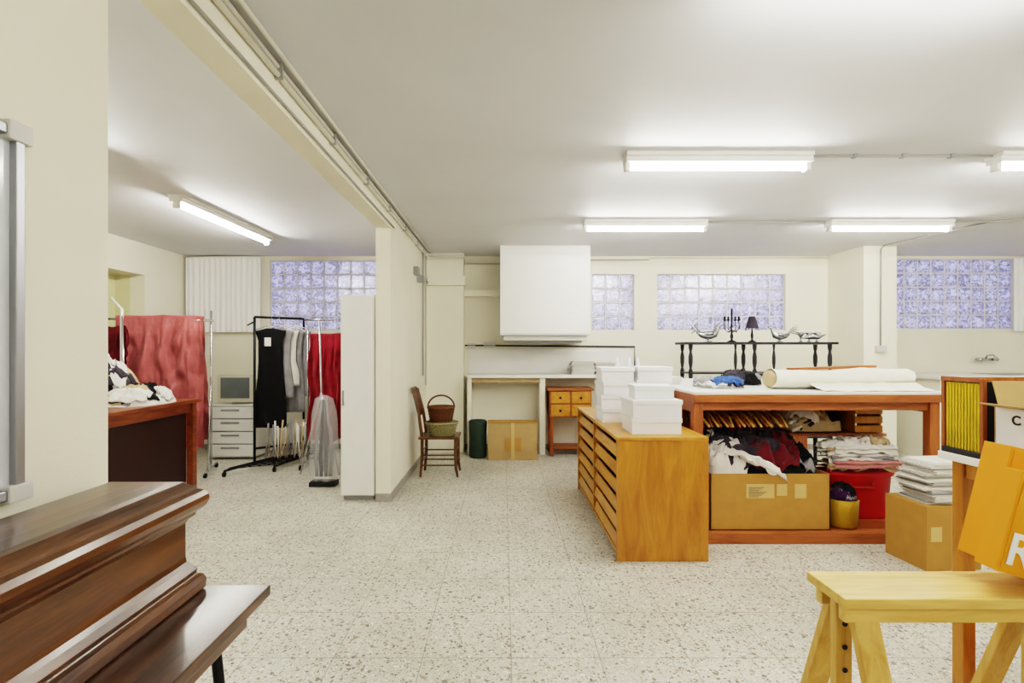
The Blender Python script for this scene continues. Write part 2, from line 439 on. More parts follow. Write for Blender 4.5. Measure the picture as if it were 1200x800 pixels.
b.box(-1.12, -1.06, 6.35, 6.5, 2.44, 2.54, 'grey'); b.box(-1.12, -1.03, 6.6, 6.7, 2.38, 2.46, 'grey'); b.tube([(-1.09, 6.5, 2.49), (-1.09, 7.4, 2.47)], .006, 'cable'); b.done()
b = B('trim_2')
b.box(-1.10, -.56, 7.42, 7.5, 2.44, 2.57, 'wall'); b.box(-.585, -.06, 7.62, BY, 2.30, 2.40, 'wall')
b.done()
b = B('trim_3')
b.tube([(2.25, 3.72, CZ-.012), (3.55, 3.72, CZ-.012)], .010, 'cable')
for x in (2.55, 2.9, 3.25): b.box(x-.012, x+.012, 3.70, 3.74, CZ-.025, CZ, 'grey')
b.tube([(2.25, 5.62, CZ-.012), (3.53, 5.62, CZ-.012)], .010, 'cable')
b.tube([(4.93, 5.62, CZ-.012), (5.35, 5.62, CZ-.012), (6.6, 5.1, CZ-.012), (8.4, 4.9, CZ-.012)], .011, 'cable')
b.tube([(5.35, 5.62, CZ-.012), (5.13, 6.9, CZ-.012), (5.13, 6.96, CZ-.05), (5.13, 6.965, 1.55)], .010, 'cable')
b.box(5.06, 5.2, 6.94, 6.98, 1.47, 1.56, 'lgrey')
b.tube([(1.2, 7.73, CZ-.06), (2.2, 7.73, CZ-.06)], .010, 'cable')
b.tube([(2.2, 7.73, CZ-.03), (4.9, 7.73, CZ-.03)], .010, 'wcable')
b.done()
b = B('trim_4')
b.tube([(-.58, 7.72, 1.57), (1.98, 7.72, 1.55), (1.98, 7.72, 1.17)], .012, 'ink')
b.done()
b = B('wall_socket', .004); b.box(-.3, -.12, 7.71, BY, 1.54, 1.62, 'lgrey'); b.box(-.55, -.42, 7.71, BY, 1.52, 1.6, 'lgrey'); b.done()

def fluor(x0, y0, x1, y1):
    b = B('fluorescent_light', .004)
    d = Vector((x1-x0, y1-y0, 0)); L = d.length; a = math.atan2(d.y, d.x)
    b.X = Matrix.Translation((x0, y0, 0)) @ Matrix.Rotation(a, 4, 'Z')
    b.box(0, L, -.075, .075, CZ-.03, CZ, 'white'); b.box(0, L, -.06, .06, CZ-.07, CZ-.03, 'white')
    for x in (0, L-.035): b.box(x, x+.035, -.03, .03, CZ-.125, CZ-.07, 'white')
    b.tube([(.037, 0, CZ-.10), (L-.037, 0, CZ-.10)], .015, 'tube', 8)
    b.done()
for x0 in (.88, 3.56):
    for y in (-1.6, 1.85, 3.72, 5.62): fluor(x0, y, x0+1.34, y)
fluor(-2.98, 4.65, -2.92, 6.35)
fluor(-2.98, 2.0, -2.92, 3.6)
fluor(6.3, 3.72, 7.6, 3.72)

# ------------------------------------------------------------------ whiteboard
b = B('whiteboard', .003)
b.box(-1.12, -1.10, .1, 1.145, 1.18, 2.0, 'board')
for z in (1.18, 1.985): b.box(-1.12, -1.085, .1, 1.16, z-.012, z+.012, 'alu')
b.box(-1.12, -1.085, 1.14, 1.163, 1.17, 2.0, 'alu'); b.box(-1.12, -1.085, .08, .1, 1.17, 2.0, 'alu')
b.box(-1.12, -1.08, 1.12, 1.178, 1.965, 2.008, 'lgrey'); b.box(-1.12, -1.08, 1.12, 1.178, 1.162, 1.2, 'lgrey')
b.done()

# ------------------------------------------------------------------ treadle sewing machine
b = B('treadle_sewing_machine', .003)
def mring(x0, x1, y0, y1, o, z): return [Vector((x0-o, y0-o, z)), Vector((x1+o, y0-o, z)), Vector((x1+o, y1+o, z)), Vector((x0-o, y1+o, z))]
prof = [(.034,.848),(.036,.872),(.030,.886),(.018,.893),(.020,.905),(.010,.920),(.002,.930),(.0,.945),(.0,1.035),(.006,1.045),(.016,1.052),(.018,1.062),
        (.026,1.066),(.036,1.076),(.041,1.090),(.040,1.104),(.032,1.116),(.020,1.122),(.018,1.130),(.006,1.136),(-.004,1.146),(-.02,1.150),(-.06,1.152),(-.1,1.153)]
b.rings([mring(-1.06, -.855, .72, 1.38, o, z) for o, z in prof], 'walnut', smooth=False)
b.box(-1.11, -.65, .55, 1.43, .817, .845, 'walnutx')
b.box(-1.09, -.69, .60, 1.38, .755, .817, 'walnut')
for y in (.68, 1.28):
    for x0, x1 in ((-1.04, -.98), (-.72, -.68)):
        b.tube([(x0, y, .755), (x1*.7+x0*.3, y, .5), (x0, y, .25), (x0, y, 0.03)], .013, 'iron')
    b.tube([(-1.04, y, .05), (-.7, y, .05)], .012, 'iron'); b.tube([(-1.02, y, .6), (-.7, y, .3)], .009, 'iron'); b.tube([(-1.02, y, .3), (-.7, y, .6)], .009, 'iron')
    b.tube([(-.86+.1*math.cos(t), y, .45+.1*math.sin(t)) for t in [k*pi/8 for k in range(16)]], .008, 'iron', closed=True)
    for x in (-1.04, -.72): b.cyl((x-.01, y, .02), (x+.01, y, .02), .02, 'iron')
b.tube([(-.87, .68, .45), (-.87, 1.28, .45)], .01, 'iron')
b.box(-1.0, -.74, .82, 1.14, .1, .12, 'iron')
b.tube([(-.87+.14*math.cos(t), 1.2, .42+.14*math.sin(t)) for t in [k*pi/12 for k in range(24)]], .01, 'iron', closed=True)
b.done()

# ------------------------------------------------------------------ left room furniture
b = B('wooden_work_table', .004)
b.box(-4.7, -3.22, 3.4, 5.47, .95, .985, 'mahog')
for x in (-4.66, -3.32):
    for y in (3.45, 5.36): b.box(x, x+.07, y, y+.07, 0, .95, 'mahog')
b.box(-4.64, -3.26, 5.36, 5.42, .85, .95, 'mahog'); b.box(-3.32, -3.27, 3.5, 5.4, .85, .95, 'mahog')
b.box(-3.36, -3.32, 3.52, 5.36, .12, .93, 'mahogdark')
b.box(-4.62, -3.38, 3.52, 5.3, .12, .15, 'mahogdark')
b.done()
b = B('clothes_pile')
heap(b, -4.0, 4.98, .986, .40, .40, .36, ['charc','bcloth','black','wcloth','gcloth','wcloth','charc','black','wcloth','bcloth','yel','gcloth'], 18, 4, .6, pexp=.8, pw=2.4, amp=.09)
heap(b, -3.50, 4.92, .986, .26, .34, .14, ['wcloth','gcloth','wcloth','bcloth','black','wcloth'], 10, 6, .6, pexp=.8, pw=2.4, amp=.06)
b.done()
b = B('draped_clothes_rack')
drape(b, (-4.50, 5.95, 0), (-3.66, 6.25, 0), 1.92, .28, .35, .12, 4, .05, 'rose', 3, .06, .045)
drape(b, (-4.6, 5.76, 0), (-4.3, 5.80, 0), 1.78, .8, .9, .05, 3, .03, 'maroon', 7, .02, .03)
b.tube([(-4.62, 5.9, 1.86), (-3.55, 6.27, 1.86)], .014, 'chrome')
for p in ((-4.58, 5.9), (-3.58, 6.27)):
    b.tube([(p[0], p[1], .06), (p[0], p[1], 1.98)], .013, 'chrome')
    b.tube([(p[0]+.09, p[1]-.28, .06), (p[0]-.09, p[1]+.28, .06)], .013, 'chrome')
    b.tube([(p[0]+.07, p[1]-.2, .06), (p[0], p[1], 1.2)], .009, 'chrome')
    for s_ in (-1, 1): b.cyl((p[0]-.09*s_-.012, p[1]+.28*s_, .03), (p[0]-.09*s_+.012, p[1]+.28*s_, .03), .03, 'iron')
b.tube([(-4.22, 5.66, .06), (-4.22, 5.66, 1.95), (-4.34, 5.66, 2.08)], .016, 'white')
b.tube([(-4.12, 5.60, .06), (-4.22, 5.66, 1.95)], .012, 'chrome')
b.done()
b = B('plastic_drawer_unit', .006)
b.box(-4.06, -3.41, 7.02, 7.6, .03, .75, 'white')
for k in range(4):
    z = .05+k*.172; b.box(-4.03, -3.44, 6.995, 7.02, z, z+.155, 'white'); b.box(-3.86, -3.61, 6.985, 6.996, z+.10, z+.125, 'grey')
    b.box(-4.05, -3.42, 7.012, 7.021, z+.156, z+.171, 'grey')
for x in (-4.0, -3.47):
    for y in (7.08, 7.54): b.cyl((x, y, 0), (x, y, .03), .02, 'grey')
b.done()
b = B('crt_monitor', .01)
b.box(-3.95, -3.45, 7.06, 7.14, .78, 1.16, 'crt')
b.rings([[Vector(v) for v in ((-3.91,7.14,.82),(-3.49,7.14,.82),(-3.49,7.14,1.12),(-3.91,7.14,1.12))], [Vector(v) for v in ((-3.83,7.48,.86),(-3.57,7.48,.86),(-3.57,7.48,1.06),(-3.83,7.48,1.06))]], 'crt', False)
b.grid(8, 8, lambda u, v: (-3.90+.40*u, 7.055-.012*(1-(2*u-1)**2)*(1-(2*v-1)**2), .835+.285*v), 'screen')
b.lathe((-3.7, 7.25, .75), [(.13,0),(.13,.015),(.05,.03),(.05,.06)], 'crt')
b.done()
b = B('window_curtain')
b.grid(140, 16, lambda u, v: (-4.76+1.12*u, 7.67+.014*math.sin(u*14*2*pi+1.5*nz(u*8, v))*(.6+.4*v)+.012*nz(u*14, v*2), 2.89-1.12*v+.01*nz(u*6, 3)), 'curtain')
b.tube([(-4.79, 7.67, 2.89), (-3.6, 7.67, 2.89)], .012, 'white'); b.done()
b = B('clothes_rack')
for p in ((-3.16, 6.5), (-2.70, 6.92)):
    b.tube([(p[0], p[1], .08), (p[0], p[1], 1.92)], .016, 'iron')
for z in (1.92, .25): b.tube([(-3.16, 6.5, z), (-2.70, 6.92, z)], .015, 'iron')
b.tube([(-3.3, 6.6, 1.82), (-3.16, 6.5, 1.86)], .01, 'iron')
for (x0,y0),(x1,y1) in (((-3.3,6.05),(-3.05,6.8)), ((-2.82,6.3),(-2.62,7.2))):
    b.tube([(x0,y0,.07),(x1,y1,.07)], .014, 'iron')
    for x, y in ((x0,y0),(x1,y1)): b.cyl((x-.012,y,.03),(x+.012,y,.03),.03,'iron')
for k in range(8):
    t = k/7; b.tube([(-3.29+.22*t, 6.1+.62*t, .085), (-2.81+.18*t, 6.35+.75*t, .085)], .006, 'iron')
for k in range(6):
    t = k/5; b.tube([(-3.28+.47*t, 6.12+.25*t, .09), (-3.04+.4*t, 6.75+.35*t, .09)], .006, 'iron')
def hanger(b, x, y, z, w, mat='chrome'):
    b.tube([(x, y, z-.07), (x-w, y, z-.14), (x-w, y, z-.15), (x+w, y, z-.15), (x+w, y, z-.14), (x, y, z-.07)], .005, mat, 6)
    b.tube([(x, y, z-.07), (x, y, z-.01), (x+.02, y, z+.02), (x, y, z+.035), (x-.02, y, z+.02)], .003, mat, 6)
for i, (t, mt, w, ln) in enumerate([(.30,'black',.20,1.28),(.46,'gcloth',.2,.9),(.60,'wcloth',.19,.75),(.75,'gcloth',.18,1.1),(.9,'gcloth',.18,.9)]):
    x = -3.14+.42*t; y = 6.5+.42*t
    hanger(b, x, y, 1.90, w, 'white' if i else 'chrome')
    garment(b, (x, y), [(1.78,.05,.02),(1.745,w,.035),(1.62,w*.82,.045),(1.35,w*.78,.045),(1.78-ln*.75,w*1.0,.05),(1.78-ln,w*1.05,.05)], mt, 7, .014, i*3.1)
b.box(-3.06, -2.98, 6.555, 6.562, 1.55, 1.66, 'wcloth')
for i in range(30):
    x = -3.05+.5*i/29; y = 6.64+.12*math.sin(i*1.7)
    b.tube([(x, y, .56+.05*math.sin(i)), (x+.02*math.sin(i*2.1), y-.02, .36), (x+.04*math.sin(i*1.3), y-.03, .13)], [.012,.011,.007], ['gcloth','wcloth','bcloth'][i%3], 6)
b.done()
b = B('chrome_clothes_rack')
drape(b, (-2.50, 6.62, 0), (-1.98, 6.62, 0), 1.72, .3, .45, .05, 6, .03, 'red', 11, .0, .02)
b.tube([(-2.54, 6.62, 1.70), (-1.8, 6.62, 1.70)], .014, 'chrome')
for x in (-2.53, -1.82):
    b.tube([(x, 6.62, .07), (x, 6.62, 1.82)], .014, 'chrome'); b.tube([(x, 6.38, .07), (x, 6.95, .07)], .014, 'chrome')
    b.tube([(x, 6.40, .07), (x, 6.62, .7)], .009, 'chrome')
    for y in (6.38, 6.95): b.cyl((x-.012,y,.03),(x+.012,y,.03),.03,'iron')
b.tube([(-2.53, 6.62, .2), (-1.82, 6.62, .2)], .012, 'chrome')
b.done()
b = B('folding_garment_stand')
b.tube([(-2.42, 6.1, .02), (-2.18, 6.12, 1.0), (-2.2, 6.12, 1.86)], .012, 'chrome'); b.tube([(-1.95, 6.08, .02), (-2.18, 6.12, 1.0)], .012, 'chrome')
b.tube([(-2.2, 6.27, .02), (-2.18, 6.12, 1.0)], .012, 'chrome'); b.tube([(-2.38, 6.12, 1.86), (-2.02, 6.12, 1.86)], .012, 'chrome')
b.tube([(-2.34, 6.1, .35), (-2.03, 6.09, .35)], .008, 'chrome'); b.done()
b = B('plastic_garment_bag')
garment(b, (-1.99, 5.68), [(1.0,.03,.02),(.96,.1,.05),(.8,.14,.07),(.4,.16,.08),(.16,.17,.09),(.06,.14,.08)], 'film', 9, .035, 5, 96)
for q, (dx, mt) in enumerate(((-.08,'gcloth'),(-.03,'black'),(.02,'charc'),(.07,'gcloth'))):
    b.tube([(-1.99+dx*.3, 5.68, .95), (-1.99+dx, 5.69, .6), (-1.99+dx*1.2, 5.68, .3), (-1.99+dx, 5.68, .1)], [.008,.018,.022,.02], mt, 8)
b.box(-2.13, -1.85, 5.6, 5.76, 0, .05, 'ink'); b.done()
b = B('tall_white_cabinet', .004)
b.box(-1.62, -1.28, 5.10, 5.62, .05, 2.05, 'white'); b.box(-1.60, -1.30, 5.13, 5.6, 0, .05, 'grey')
b.box(-1.615, -1.285, 5.085, 5.10, .06, 2.04, 'white'); b.box(-1.60, -1.585, 5.07, 5.086, .95, 1.1, 'alu')
b.done()

# ------------------------------------------------------------------ middle: chair, baskets, counter
b = B('wooden_chair', .003)
for y in (6.04, 6.38):
    b.tube([(-.98, y, 0), (-.96, y, .25), (-.96, y, .46), (-1.0, y, .75), (-1.07, y, 1.03)], [.014,.019,.02,.018,.014], 'chairw', 10)
    b.tube([(-.54, y, 0), (-.56, y, .1), (-.565, y, .3), (-.565, y, .46)], [.013,.018,.02,.02], 'chairw', 10)
    for z in (.14, .26): b.tube([(-.965, y, z), (-.56, y, z)], .009, 'chairw')
for z in (.18, .3): b.tube([(-.56, 6.04, z), (-.56, 6.38, z)], .009, 'chairw'); b.tube([(-.965, 6.04, z), (-.965, 6.38, z)], .009, 'chairw')
b.box(-1.0, -.53, 6.0, 6.42, .45, .475, 'chairw')
b.tube([(-1.065, 6.02, 1.0), (-1.085, 6.12, 1.04), (-1.085, 6.3, 1.04), (-1.065, 6.4, 1.0)], .018, 'chairw')
b.tube([(-1.0, 6.04, .72), (-1.01, 6.38, .72)], .012, 'chairw')
for y in (6.13, 6.21, 6.29): b.tube([(-.99, y, .72), (-1.07, y, 1.03)], .008, 'chairw')
b.done()
def basket(name, c, rb, rt, h, mat, handle=0):
    b = B(name)
    b.lathe((c[0], c[1], c[2]), [(rb*.96, .004), (rt*.96, h), (rt*.9, h), (rb*.9, .012), (.01, .012)], mat, 28, False)
    b.lathe((c[0], c[1], c[2]), [(.01, 0), (rb, 0), (rb, .01), (.01, .01)], mat, 28, False)
    rows = int(h/.016)
    for k in range(rows):
        z = .008+h*k/rows; r = rb+(rt-rb)*k/rows
        b.tube([(c[0]+(r+.004*math.cos(12*t+pi*(k%2)))*math.cos(t), c[1]+(r+.004*math.cos(12*t+pi*(k%2)))*math.sin(t), c[2]+z) for t in [2*pi*q/48 for q in range(48)]], .008, mat, 6, closed=True)
    b.tube([(c[0]+rt*math.cos(t), c[1]+rt*math.sin(t), c[2]+h) for t in [2*pi*q/32 for q in range(32)]], .013, mat, 8, closed=True)
    if handle:
        b.tube([(c[0]+rt*math.cos(t), c[1], c[2]+h+handle*math.sin(t)) for t in [pi*q/14 for q in range(15)]], .01, mat, 8)
    return b.done()
basket('wicker_basket', (-.745, 6.2, .476), .15, .19, .15, 'wicker2')
basket('wicker_basket', (-.755, 6.2, .642), .13, .16, .17, 'wicker', .14)

b = B('extractor_hood', .006)
b.box(-.045, 1.18, 6.95, BY-.002, 1.70, CZ, 'white')
b.box(-.045, 1.18, 6.945, 6.95, 1.70, 1.73, 'lgrey'); b.box(.0, 1.14, 7.0, BY-.002, 1.63, 1.70, 'lgrey'); b.box(.06, 1.08, 7.06, 7.7, 1.60, 1.64, 'grey')
b.done()
b = B('kitchen_counter', .004)
b.box(-.52, 1.98, 7.3, BY-.014, 1.10, 1.145, 'white')
b.box(.52, .60, 7.34, BY-.014, 0, 1.10, 'wall'); b.box(-.52, -.46, 7.34, BY-.014, 0, 1.10, 'wall'); b.box(1.9, 1.98, 7.34, BY-.014, 0, 1.10, 'wall')
b.box(-.46, .52, 7.36, 7.4, 1.03, 1.10, 'bcloth')
b.done()
b = B('trim_5'); b.box(-.52, 1.97, 7.737, BY, 1.146, 1.52, 'white'); b.done()
b = B('green_canvas_roll'); b.lathe((-.36, 7.18, 0), [(.11,0),(.125,.03),(.12,.3),(.13,.5),(.11,.52),(.09,.5),(.08,.3),(.01,.29)], 'green', 18, False); b.done()
b = B('cardboard_box', .004)
b.box(-.21, .46, 6.98, 7.28, 0, .50, 'carton2'); b.box(-.22, .47, 6.97, 7.29, .50, .508, 'carton'); b.box(.02, .24, 6.972, 6.98, .12, .30, 'carton'); b.box(.10,.15,6.97,6.978,.0,.508,'tape'); b.done()
b = B('wooden_drawer_desk', .004)
b.box(.62, 1.27, 7.18, 7.66, .93, .96, 'twood')
b.box(.65, 1.24, 7.21, 7.62, .55, .93, 'twood')
for x in (.66, 1.19):
    for y in (7.22, 7.57): b.box(x, x+.045, y, y+.045, 0, .56, 'twoodz')
for z in (.57, .75):
    for x in (.67, .96): b.box(x, x+.26, 7.19, 7.21, z, z+.16, 'orangex'); b.ell((x+.13, 7.18, z+.08), (.018,.015,.018), 'ink')
b.box(.68, 1.22, 7.25, 7.6, .1, .12, 'twood'); b.done()
b = B('paper_stack', .002)
rnd = random.Random(5)
for k in range(9):
    j = rnd.uniform(-.015,.015); b.box(.98+j, 1.3+j, 7.36, 7.58, 1.146+k*.022, 1.165+k*.022, 'paper')
for k in range(8):
    j = rnd.uniform(-.02,.02); b.box(1.33+j, 1.62+j, 7.38, 7.6, 1.146+k*.022, 1.165+k*.022, 'paper')
b.done()

# ------------------------------------------------------------------ honey oak tray cabinet
b = B('wooden_tray_cabinet', .003)
X0, X1, Y0, Y1, Z1 = .805, 1.455, 3.63, 5.55, .883
b.box(X0, X1, Y0, Y0+.03, 0, Z1-.025, 'orange'); b.box(X0, X1, Y1-.03, Y1, 0, Z1-.025, 'orange'); b.box(X0, X1, 4.575, 4.605, .06, Z1-.025, 'orange')
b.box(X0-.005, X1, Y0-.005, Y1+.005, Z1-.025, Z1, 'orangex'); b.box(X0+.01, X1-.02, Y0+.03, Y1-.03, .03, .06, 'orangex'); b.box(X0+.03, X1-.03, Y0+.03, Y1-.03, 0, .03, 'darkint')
b.box(X1-.02, X1, Y0+.03, Y1-.03, .0, Z1-.025, 'orange')
for ya, yb in ((Y0+.035, 4.57), (4.61, Y1-.035)):
    for k in range(6):
        z = .075+k*.130
        b.beam((X0+.022, ya, z+.042), (X0+.022, yb, z+.042), .014, .078, 'orangex', up=(.28,0,1))
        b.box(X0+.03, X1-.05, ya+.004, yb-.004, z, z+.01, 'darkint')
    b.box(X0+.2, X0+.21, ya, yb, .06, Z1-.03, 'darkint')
b.done()
def wbox(b, x0, x1, y0, y1, z0, z1, a=0):
    R = Matrix.Rotation(a, 3, 'Z')
    b.box(x0, x1, y0, y1, z0, z1-.002, 'whitep', R); h = .035
    b.box(x0-.006, x1+.006, y0-.006, y1+.006, z1-h, z1, 'whitep', R)
b = B('white_storage_boxes', .003)
z = Z1
for h, a in ((.12,.02),(.115,-.05),(.11,.06),(.12,-.03)):
    wbox(b, .84, 1.11, 4.35, 4.64, z, z+h, a); z += h+.001
b.done()
b = B('white_storage_boxes', .003)
z = Z1
for h, a, w in ((.12,.0,0),(.13,.04,0),):
    wbox(b, .94, 1.30, 3.74, 4.06, z, z+h, a); z += h+.001
wbox(b, .985, 1.27, 3.80, 4.04, z, z+.10, -.05)
b.done()
b = B('white_storage_boxes', .003)
z = Z1
for h, a in ((.12,.0),(.12,.03),(.12,-.02),(.11,.02)):
    wbox(b, 1.14, 1.43, 4.35, 4.64, z, z+h, a); z += h+.001
b.done()
b = B('white_paper_cones')
for x, y in ((1.2,4.9),(1.30,4.96),(1.1,4.96)): b.lathe((x, y, Z1), [(.05,0),(.045,.35),(.02,.48),(.006,.55)], 'whitep', 12)
b.done()

# ------------------------------------------------------------------ cutting table
b = B('cutting_table', .004)
b.box(1.47, 3.40, 3.95, 5.8, 1.155, 1.178, 'white'); b.box(1.47, 3.40, 3.94, 5.81, 1.095, 1.155, 'twood')
b.box(1.50, 3.36, 3.99, 4.03, 1.03, 1.095, 'twood'); b.box(1.50, 3.36, 5.72, 5.76, 1.0, 1.095, 'twood')
for x in (1.475, 3.31):
    for y in (3.97, 5.70): b.box(x, x+.075, y, y+.075, 0, 1.095, 'twoodz')
    b.box(x+.01, x+.06, 4.05, 5.7, 1.01, 1.09, 'twood')
b.box(1.48, 3.38, 3.955, 3.975, 0.0, .085, 'twood'); b.box(1.48, 3.38, 3.975, 5.78, .06, .088, 'twood')
b.box(2.45, 3.31, 4.42, 5.70, .755, .78, 'twood'); b.box(1.55, 3.31, 5.68, 5.70, .088, .99, 'twoodz')
b.box(2.45, 2.48, 4.44, 5.68, .088, .755, 'twoodz')
b.tube([(1.55, 4.35, 1.045), (3.31, 4.35, 1.045)], .012, 'iron')
b.done()
b = B('wooden_coat_hangers')
rnd = random.Random(2)
for k in range(20):
    x = 1.62+.036*k+rnd.uniform(-.008,.008); y = 4.35; z = 1.04; d = rnd.uniform(-.02,.02)
    b.tube([(x,y-.02,z+.0),(x,y,z+.02),(x,y+.02,z),(x,y,z-.03),(x,y,z-.07)], .003, 'iron', 6)
    b.tube([(x-d,y-.21,z-.16),(x,y-.1,z-.1),(x,y,z-.07),(x,y+.1,z-.1),(x+d,y+.21,z-.16)], .010, ['twoodz','pinez'][k%2], 6)
b.done()
b = B('folded_fabrics')
cl = ['wcloth','black','bcloth','charc','wcloth','gcloth','bcloth','black']
heap(b, 2.74, 4.66, .781, .25, .22, .20, ['bcloth','wcloth','black','wcloth','gcloth','charc','bcloth'], 9, 12, .8, amp=.05)
heap(b, 2.76, 5.15, .781, .25, .25, .22, ['black','wcloth','charc','bcloth','gcloth'], 8, 17, .7, amp=.05)
for k in range(12):
    s0 = k*.9; y0 = 4.44+.012*(k%3); zz = .80+.018*(k//2); x0 = 2.50+.045*(k%4)
    b.tube([(x0+.065*q+.04*math.sin(s0+q), y0+.02*q+.01*math.sin(q*2+s0), zz+.035*math.sin(q*.8+s0*.3)+.02*q*(.5)) for q in range(6)], [.016,.018,.017,.018,.016,.012], cl[k%8], 8)
b.done()
b = B('wooden_crate', .003)
for z in (.785,.865,.945): b.box(3.05, 3.29, 4.44, 4.455, z, z+.06, 'orange')
for x in (3.05, 3.275): b.box(x, x+.015, 4.456, 4.75, .785, 1.0, 'orange')
b.box(3.065, 3.275, 4.46, 4.75, .785, .80, 'orange'); b.done()
b = B('carton_of_clothes')
x0,x1,y0,y1,z0,z1 = 1.62, 2.56, 4.01, 4.62, .089, .53
for a in ((x0,x1,y0,y0+.008),(x0,x1,y1-.008,y1),(x0,x0+.008,y0,y1),(x1-.008,x1,y0,y1)): b.box(*a, z0, z1, 'carton')
b.box(x0,x1,y0,y1,z0,z0+.008,'carton')
b.box(1.90, 2.12, y0-.003, y0, .34, .45, 'tape'); b.box(2.14, 2.22, y0-.003, y0, .36, .45, 'tape'); b.box(2.28, 2.37, y0-.003, y0, .34, .45, 'tape')
for k in range(7): b.box(1.92, 1.92+.02*(4+k%4), y0-.0045, y0-.003, .35+.012*k, .3535+.012*k, 'ink')
heap(b, 2.09, 4.32, .40, .46, .30, .36, ['black','charc','black','black','charc','black','maroon','charc','gcloth','black','wcloth'], 18, 21, .65, amp=.08)
heap(b, 1.80, 4.2, .50, .17, .18, .27, ['wcloth','wcloth','gcloth','wcloth'], 5, 31, .9, amp=.05)
def fdr(u, v):
    x = 1.74+.38*v+.16*u*(1-v*.3)+.02*nz(u*3,v*5); t = v
    return (x, 4.07-.08*min(1,t*3)-.02*nz(u*4,v*4), .68+.04*math.sin(u*5)-.1*t-.06*t*t+.03*nz(u*6, v*5)+.02*math.sin(u*14+v*3))
b.grid(24, 30, fdr, 'wcloth')
b.done()
b = B('gold_basket_of_cloth')
b.lathe((2.72,4.12,.089), [(.10,0),(.112,.02),(.115,.12),(.12,.22),(.113,.225),(.105,.2),(.01,.18)], 'gold', 24)
heap(b, 2.72, 4.12, .28, .105, .105, .13, ['purple','black','purple','gcloth'], 5, 41, .9, 2, amp=.04)
b.tube([(2.72+.117*math.cos(t), 4.12, .31+.1*math.sin(t)) for t in [pi*q/10 for q in range(11)]], .006, 'gold')
b.done()
# red tub with rounded corners, taper and rolled rim
b = B('red_plastic_tub')
def sring(cx, cy, rx, ry, z, n=40, e=.42):
    R = []
    for k in range(n):
        t = 2*pi*k/n; c, s_ = math.cos(t), math.sin(t)
        R.append(Vector((cx+rx*math.copysign(abs(c)**e, c), cy+ry*math.copysign(abs(s_)**e, s_), z)))
    return R
b.rings([sring(2.975, 4.36, rx, ry, z) for rx, ry, z in ((.25,.080,.089),(.262,.084,.10),(.29,.095,.44),(.31,.105,.45),(.315,.107,.47),(.31,.105,.485),(.30,.10,.487),(.29,.095,.47),(.28,.09,.40))], 'redbox')
b.tube([(2.88, 4.255, .40), (2.88, 4.245, .36), (3.07, 4.245, .36), (3.07, 4.255, .40)], .008, 'redbox')
b.done()
b = B('folded_clothes_stack')
rnd = random.Random(3)
z = .505
for k, mt in enumerate(['red','wcloth','bcloth','pink','wcloth','gcloth','wcloth','wcloth','bcloth','wcloth']):
    j = rnd.uniform(-.04,.04); h = .020; s1 = rnd.uniform(0, 40); wd = .56+rnd.uniform(-.06,.02); fy = rnd.uniform(-.04,.03)
    def f(u, v):
        e = 1-(2*v-1)**4
        return (2.70+j+wd*u+.02*nz(v*3,s1), 4.235+fy+.18*v+.03*nz(u*4+s1, 2), max(.49, z + h*(1.2*e**.5)*(1+.8*nz(u*5+s1, v*4)) + .015*nz(u*3+s1, v) - .035*max(0,.15-v)/.15*(1+nz(u*6,s1))))
    b.grid(30, 16, f, mt)
    b.tube([(2.70+j+wd*q/20, 4.24+fy+.03*nz(q/20*4+s1, 2), z+.006+.014*nz(q*.45,s1)) for q in range(21)], [h*.62*(1+.5*nz(q*.6,s1)) for q in range(21)], mt, 8)
    z += h
heap(b, 2.97, 4.34, z-.03, .30, .10, .07, ['wcloth','bcloth','wcloth','pink','wcloth'], 6, 14, .9, amp=.03)
b.done()
b = B('newspaper_carton', .003)
R = Matrix.Rotation(.08, 4, 'Z'); b.X = Matrix.Translation((3.05, 3.65, 0)) @ R
b.box(-.2, .2, -.17, .17, 0, .44, 'carton'); b.box(-.17,-.09,-.172,-.17,.2,.3,'tape'); b.box(-.02,.02,-.1715,-.17,0,.44,'carton2')
rnd = random.Random(9)
for k in range(15):
    j = rnd.uniform(-.03,.03); i = rnd.uniform(-.03,.03); an = rnd.uniform(-.12,.12)
    R3 = Matrix.Rotation(an, 3, 'Z')
    b.box(-.15+j, .17+j, -.13+i, .13+i, .4415+k*.019, .4415+k*.019+.009, 'paper', R3)
    b.box(-.14+j, .15+j, -.125+i, .12+i, .4505+k*.019, .4605+k*.019, 'wcloth' if k%3 else 'gcloth', R3)
b.done()

# things on the cutting table
b = B('fabric_roll')
def rollf(u, v):
    t = v*2*pi; x = 2.22+1.16*u; r = .085+.014*nz(u*3, math.cos(t)*.7, math.sin(t)*.7)
    return (x+.02*math.sin(t), 4.28+.05*u+1.5*r*math.cos(t), 1.181+r*.95+r*.95*math.sin(t)+.004*nz(u*18, t))
b.grid(60, 28, rollf, 'roll')
b.ell((2.225, 4.28, 1.262), (.012,.11,.07), 'bcloth')
b.grid(30, 10, lambda u, v: (2.5+.88*u, 3.97+.22*v, 1.183+.05*v**2+.008*nz(u*8, v*4)), 'roll')
b.beam((2.55, 4.56, 1.33), (3.3, 4.58, 1.355), .10, .02, 'twood'); b.box(2.6, 3.25, 4.50, 4.68, 1.179, 1.32, 'bcloth')
b.done()
b = B('folded_blue_cloths')
heap(b, 1.86, 4.45, 1.179, .18, .2, .06, ['gcloth','blue','charc','wcloth','yel','blue'], 7, 51, .7, amp=.03)
b.done()
b = B('white_paper_pile', .002)
for k in range(5): b.box(1.50+.01*k, 1.64+.006*k, 4.75, 4.98, 1.179+k*.014, 1.191+k*.014, 'paper')
b.done()
b = B('dark_fabric_pile')
